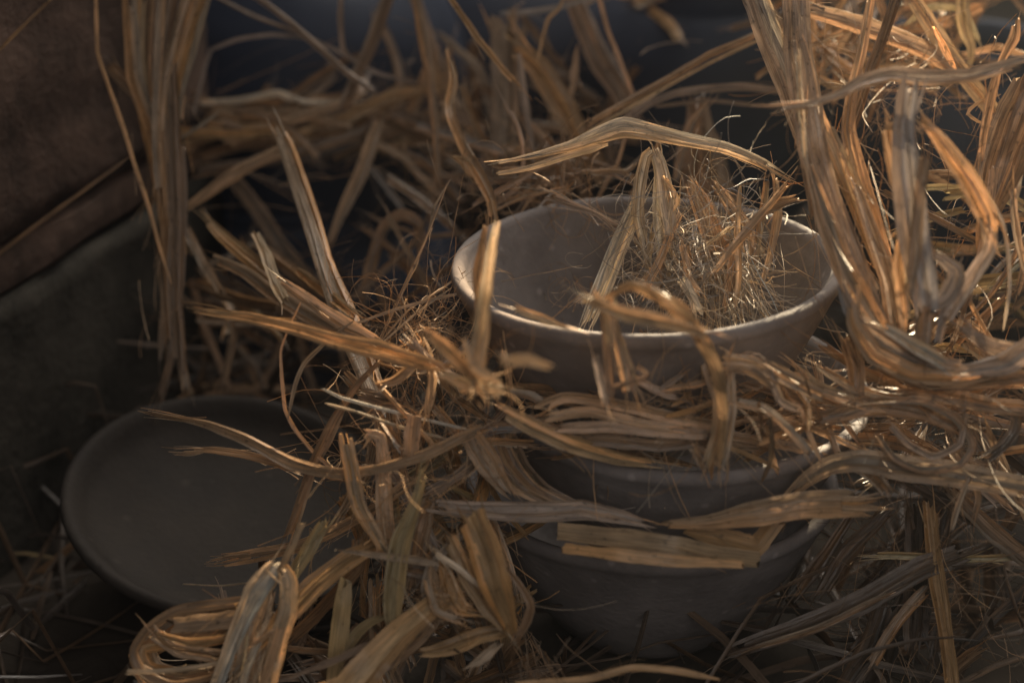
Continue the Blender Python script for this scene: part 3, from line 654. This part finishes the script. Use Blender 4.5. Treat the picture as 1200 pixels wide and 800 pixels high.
# ---- tuft in the top bowl
b = Bundle('wad of shredded straw and fine fibres heaped inside the top bowl', 800,355,.68, name='straw_wad', cat='straw wad')
for pts,wd,pal,nn,dd in [([(768,176),(757,182),(750,215),(748,255),(756,290)],[7,10,13,12,8],'pale',3,.65),([(765,172),(775,195),(782,235),(787,285)],[7,12,18,9],'grey',3,.65),([(768,178),(772,205),(770,250),(775,300)],10,'pale',3,.655),
    ([(752,225),(735,265),(718,305),(702,345),(685,385)],[9,18,22,20,12],'pale',7,[.66,.65,.63]),([(808,210),(826,245),(840,285),(852,320),(862,352)],[8,24,30,26,14],'tan',7,.665),([(780,210),(795,235),(790,245)],6,'orange',1,.645),
    ([(835,212),(855,240),(875,275),(880,330)],[5,14,18,12],'tan',4,.67),([(860,290),(858,320),(850,365)],[9,12,8],'tan',3,.65),([(795,250),(775,300),(750,350)],9,'tan',3,.65),([(800,330),(812,350),(818,368)],10,'pale',2,.64),([(800,290),(808,325),(822,345)],7,'tan',2,.64)]:
    b.B(pts,wd,pal,d=dd,n=nn,splay=.4,hairs=8)
b.B([(925,213),(890,255),(858,292),(835,322)],[6,9,9,6],'tan',d=.635,n=2); b.B([(930,232),(908,240),(885,255)],[9,12,7],'tan',d=.64,n=2)
b.B([(867,222),(864,270),(866,320),(862,360)],[6,7,8,8],'orange',d=.64,n=1); b.B([(908,205),(912,250),(902,300),(892,335)],[7,9,8,5],'tan',d=.66,n=2); b.B([(898,215),(890,270),(880,330)],7,'tan',d=.67,n=2)
b.scatter(50,(755,280,885,355),(.65,.69),85,35,(25,75),(3,7),['pale','grey','grey','brown'],n=2,hairs=3,clear=False)
b.fibres(300,(815,290),(75,70),(.665,.03),(.015,.045),pal='grey',chaos=.6)
b.fibres(180,(845,312),(42,48),(.67,.02),(.02,.06),pal='pale',chaos=.35,ang=75,aspread=.4)
b.fibres(90,(790,335),(85,35),(.655,.02),(.015,.04),pal='grey',chaos=.8)
b.fibres(8,(840,225),(70,30),(.66,.02),(.02,.05),pal='pale',chaos=1.0)
b.fibres(16,(668,345),(22,14),(.655,.01),(.01,.03),rad=(.00007,.00012),pal='brown',chaos=1.4)
b.done()

# ---- right side: tall sheaf
b = Bundle('tall sunlit sheaf standing in front of the right rim of the top bowl', 1040,420,.60)
for pts,wd,pal,dd in [([(872,-30),(900,45),(925,105),(948,170),(972,235),(998,300),(1030,375)],[22,26,26,28,26,22],'rose',[.66,.62,.60]),([(930,-30),(934,50),(944,120),(953,180),(972,240),(1000,305),(1030,365)],[32,34,36,32,28,22],'rose',[.64,.60,.59]),
    ([(888,-30),(905,20),(922,62)],[6,9,6],'pale',.63),([(962,135),(985,190),(1008,245),(1030,300),(1050,350)],[18,22,20,16],'gold',.61),([(1055,-20),(1035,45),(1018,90),(1002,140),(990,180)],[12,12,12,8],'brown',.63),
    ([(1022,-10),(1010,60),(1000,100),(994,150),(1004,200),(1024,260),(1045,330)],[9,11,12,18,20,14],'tan',.62),([(940,120),(940,160),(948,210),(955,260)],[12,12,9],'tan',.61),([(950,200),(965,250),(992,320),(1030,385),(1065,418)],[9,20,26,22,14],'tan',.59),
    ([(1000,210),(1020,270),(1040,330),(1050,400)],[9,16,18,16],'rose',.60),([(935,60),(938,120),(945,200)],[5,7,5],'pale',.59)]:
    b.B(pts,wd,pal,d=dd,n=3,wander=.08,twist=.6)
b.fibres(60,(975,160),(60,180),(.61,.02),(.02,.06),pal='tan',chaos=.3,ang=75,aspread=.3); b.done()
b = Bundle('broad blurred standing leaves with glinting edges at the right', 1085,390,.57)
for pts,wd,pal,dd in [([(1065,100),(1060,150),(1063,200),(1070,260),(1080,320),(1088,380)],[24,26,32,34,34,28],'rose',.565),([(1078,135),(1105,170),(1135,212),(1155,250),(1162,275)],[7,16,22,24,14],'orange',.57),([(1162,270),(1158,295),(1138,325),(1118,358),(1108,378)],[14,17,16,12],'rose',.575),
    ([(1038,148),(1046,190),(1056,235),(1068,290)],[12,16,14,9],'tan',.575),([(1040,150),(1052,146),(1065,150)],9,'tan',.57),([(1085,180),(1078,230),(1072,300),(1066,340)],[12,14,12],'tan',.56),([(1100,300),(1122,318),(1112,345),(1090,360)],[12,24,18],'rose',.575),
    ([(1065,250),(1055,310),(1062,380)],[12,16,14],'orange',.575),([(1080,300),(1085,350),(1080,410)],[20,24,20],'brown',.58)]:
    b.B(pts,wd,pal,d=dd,n=2,wander=.05,twist=.6)
b.done()
H('level twisted strip crossing in front of the tall sheaf',[(908,128),(950,122),(985,110),(1010,95),(1045,87),(1090,92),(1140,88),(1215,66)],[7,8,9,15,18,18,16,14],'rose',d=[.57,.585],n=2,twist=.8)
H('level brown strip behind the tall sheaf near the top right',[(935,8),(985,22),(1040,40),(1090,62),(1135,90)],[14,18,18,16],'tan',d=.70,n=2,twist=.4)
H('orange brown stalk slanting down at the top right',[(1058,-20),(1092,32),(1125,82),(1160,125),(1180,150)],[16,18,18,16],'gold',d=.70,n=2,twist=.3)
H('sunlit orange leaf tongue beside the slanting stalk at the top right',[(1096,35),(1108,60),(1120,82)],[6,9,5],'orange',d=.67,n=1)
H('upright pale strip near the top right corner',[(1125,-20),(1130,35),(1138,55),(1136,80)],[14,14,9,6],'olive',d=.73,n=2)
H('thin arching blade near the top right corner',[(1060,30),(1090,8),(1130,12),(1150,55)],[5,8,7,6],'olive',d=.74,n=1)
H('ragged lit twig at the right edge',[(1192,18),(1188,45),(1172,75),(1162,110),(1152,160),(1148,200)],[5,12,8,10,9,5],'tan',d=.62,n=3,hairs=8)
H('little crooked twig beside the ragged lit one',[(1170,112),(1150,118),(1133,132),(1145,142),(1160,148)],[3,4,4,3],'tan',d=.63,n=1,hairs=3)
H('broad brown leaf standing at the right edge',[(1212,90),(1192,140),(1172,195),(1155,255)],[40,56,50,26],'brown',d=.64,n=4,twist=.3,wander=.05)
H('thin pale curved stem at the far right',[(1160,232),(1175,260),(1182,300),(1183,340),(1176,385)],5,'pale',d=.60,n=1,hairs=0)
b = Bundle('sunlit straw scraps behind the tall sheaf at the top right', 1040,90,.74)
b.scatter(46,(930,-20,1200,95),(.72,.82),35,50,(60,160),(5,15),['orange','gold','brown','brown','tan'],n=2,hairs=2)
b.scatter(12,(880,-30,1000,30),(.80,.90),0,50,(50,120),(8,16),['orange','brown'],n=2)
b.fibres(150,(1040,90),(110,60),(.72,.05),(.02,.07),pal='tan',chaos=.7); b.done()
b = Bundle('out of focus leaves in sun along the top edge above the dark pot', 760,0,.95)
b.scatter(14,(640,-30,860,22),(.90,1.0),0,30,(50,110),(10,20),['orange','gold','rose','grey'],n=2); b.done()
b = Bundle('loose strips lying level behind the standing leaves at the right', 1130,300,.68)
b.scatter(34,(1080,200,1215,400),(.64,.74),-15,30,(60,160),(6,16),['tan','brown','olive','brown'],n=2,hairs=2)
b.scatter(8,(1120,250,1210,400),(.60,.64),100,25,(60,140),(6,12),['tan','rose'],n=2)
b.fibres(60,(1120,250),(70,90),(.68,.04),(.03,.07),pal='brown',chaos=.6); b.done()

b = Bundle('swirl of broad straw bending round right of the top bowl', 1080,470,.60, name='straw_swirl', cat='straw swirl')
for pts,wd,pal,dd in [([(1000,340),(1002,380),(1025,415),(1070,438),(1130,440),(1215,420)],[12,20,24,24,24,26],'tan',.58),([(985,330),(1000,370),(1040,400),(1090,425),(1140,430)],[10,16,20,18,14],'rose',.58),([(1010,400),(1035,432),(1090,452),(1150,448),(1215,440)],[8,12,14,16,18],'brown',.59),
    ([(992,395),(1003,430),(1005,465)],[16,20,16],'brown',.60),([(1040,385),(1080,410),(1105,425)],[12,16,14],'pale',.57),([(1130,385),(1160,405),(1215,418)],[10,16,18],'rose',.58),([(1100,400),(1110,350),(1115,330)],9,'rose',.58),
    ([(960,490),(990,482),(1030,472),(1080,480),(1130,505)],[14,22,26,22,14],'brown',.60),([(1030,470),(1080,470),(1120,490),(1140,520),(1125,545),(1080,552),(1045,535),(1020,500)],[8,9,9,8,8,9,8],'brown',.595),([(1040,495),(1065,520),(1095,535),(1125,520),(1130,490)],[7,8,8,6],'rose',.595),
    ([(1050,455),(1100,462),(1160,475),(1215,480)],18,'brown',.60),([(960,430),(1000,455),(1060,470)],[8,11,9],'tan',.60),([(1215,400),(1180,425),(1120,436)],[24,24,12],'rose',.575)]:
    b.B(pts,wd,pal,d=dd,n=3,wander=.1)
b.scatter(30,(990,430,1215,560),(.60,.67),15,30,(70,180),(7,18),['brown','tan','brown','rose','dark'],n=2,hairs=2)
b.fibres(120,(1090,480),(100,60),(.63,.03),(.03,.08),pal='brown',chaos=.6); b.done()

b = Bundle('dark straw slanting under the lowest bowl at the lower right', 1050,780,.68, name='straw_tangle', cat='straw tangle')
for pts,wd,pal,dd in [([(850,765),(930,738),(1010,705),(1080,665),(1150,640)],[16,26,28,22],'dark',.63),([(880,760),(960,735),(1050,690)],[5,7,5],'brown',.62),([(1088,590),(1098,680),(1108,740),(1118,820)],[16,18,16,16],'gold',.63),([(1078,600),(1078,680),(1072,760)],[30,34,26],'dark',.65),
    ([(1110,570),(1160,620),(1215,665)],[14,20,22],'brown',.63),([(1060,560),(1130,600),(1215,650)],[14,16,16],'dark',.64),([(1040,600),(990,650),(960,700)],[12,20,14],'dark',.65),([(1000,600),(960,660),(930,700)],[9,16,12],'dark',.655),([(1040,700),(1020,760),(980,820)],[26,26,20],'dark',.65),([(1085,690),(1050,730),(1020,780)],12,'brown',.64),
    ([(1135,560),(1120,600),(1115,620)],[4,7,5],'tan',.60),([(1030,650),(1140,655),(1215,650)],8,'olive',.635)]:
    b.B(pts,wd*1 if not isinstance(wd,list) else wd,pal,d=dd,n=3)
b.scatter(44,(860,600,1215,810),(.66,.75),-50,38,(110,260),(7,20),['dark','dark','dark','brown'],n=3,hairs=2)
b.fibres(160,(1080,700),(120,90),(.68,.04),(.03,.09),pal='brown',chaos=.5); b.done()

g = Geo()
for _ in range(130):
    a = rng.uniform(0,6.28); r = .064*math.sqrt(rng.uniform(.02,1)); z = np.interp(r,[0,.037,.049,.0595,.0665],[-.0645,-.0605,-.0505,-.0335,-.0175])+RIMZ+.0012
    c = np.array([r*math.cos(a), r*math.sin(a), z]); b2 = rng.uniform(0,6.28); L_ = rng.uniform(.0008,.005)
    dvec = np.array([math.cos(b2),math.sin(b2),0])
    rad = np.array([math.cos(a),math.sin(a),0]); slope = np.interp(r,[.0,.03,.06],[.1,.5,2.0]); dvec[2] = dvec.dot(rad)*slope; dvec/=np.linalg.norm(dvec)
    C = c+np.linspace(-.5,.5,4)[:,None]*dvec*L_; C[:,2]+=rng.uniform(0,.0006)
    strip(g, C, np.full(4,rng.uniform(.0003,.0009)), np.zeros(4), jit(PAL['tan'],.2), k=3)
tag(g.build('straw_chaff',STRAW),'tiny broken straw chaff scattered on the floor of the top bowl','straw chaff',kind='stuff')

# ---- floor litter
def litter(name, label, n, x, y, z, length, width, pals, ang=None, spread=3.14):
    g = Geo()
    for _ in range(n):
        p = np.array([rng.uniform(*x), rng.uniform(*y), rng.uniform(*z)])
        if (p[0]-pc[0])**2+(p[1]-pc[1])**2 < .13**2: p[2]*=0.2
        a = rng.uniform(0,6.28) if ang is None else rng.normal(ang,spread)
        L = rng.uniform(*length); m=8; C=[p]; cv=rng.normal(0,.5); el=rng.normal(0,.12)
        for i in range(m):
            a+=cv/m; el+=rng.normal(0,.15); C.append(C[-1]+np.array([math.cos(a)*math.cos(el),math.sin(a)*math.cos(el),math.sin(el)])*L/m)
        C=np.array(C); C[:,2]=np.clip(C[:,2],0.0015,z[1]+.03); near=((C[:,0]-pc[0])**2+(C[:,1]-pc[1])**2)<.10**2; C[near,2]=0.0015
        W=np.full(m+1,rng.uniform(*width))*np.interp(np.linspace(0,1,m+1),[0,.1,.8,1],[.5,1,.9,.3])
        strip(g,C,W,np.full(m+1,rng.normal(0,.7)),jit(PAL[pals[rng.integers(len(pals))]],.2),k=3,fold=.2)
    o=g.build(name,STRAW); tag(o,label,'straw litter',kind='stuff')
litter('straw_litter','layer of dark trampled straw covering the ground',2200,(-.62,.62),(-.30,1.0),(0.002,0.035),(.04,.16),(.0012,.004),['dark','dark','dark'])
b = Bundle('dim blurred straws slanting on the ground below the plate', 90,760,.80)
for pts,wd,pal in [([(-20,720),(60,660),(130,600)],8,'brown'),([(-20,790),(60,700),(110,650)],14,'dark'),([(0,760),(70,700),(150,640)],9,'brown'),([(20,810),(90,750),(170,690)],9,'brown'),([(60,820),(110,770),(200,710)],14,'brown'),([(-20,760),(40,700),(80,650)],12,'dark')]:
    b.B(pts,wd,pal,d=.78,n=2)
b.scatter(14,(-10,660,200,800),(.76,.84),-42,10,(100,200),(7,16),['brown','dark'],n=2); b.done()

# ------------------------------------------------------------------ thin haze added to give the blue lens veil
hm = bpy.data.materials.new('haze'); hm.use_nodes = True; hn = hm.node_tree; hn.nodes.clear()
ho = hn.nodes.new('ShaderNodeOutputMaterial'); hv = hn.nodes.new('ShaderNodeVolumePrincipled')
hv.inputs['Color'].default_value = (0.80, 0.88, 1.0, 1); hv.inputs['Density'].default_value = 0.026; hv.inputs['Anisotropy'].default_value = 0.7
hn.links.new(hv.outputs[0], ho.inputs['Volume'])
bm = bmesh.new(); bmesh.ops.create_cube(bm, size=1)
for v in bm.verts: v.co = Vector((v.co.x*9, v.co.y*9+2, v.co.z*5+1.4))
me = bpy.data.meshes.new('haze'); bm.to_mesh(me); bm.free()
tag(link('haze', me, hm), 'thin haze added in the dim store for the blue lens veil', 'haze', kind='stuff')

# ------------------------------------------------------------------ render
scene.render.engine='CYCLES'
scene.cycles.use_denoising=True
scene.cycles.max_bounces=8
scene.cycles.sample_clamp_indirect=6
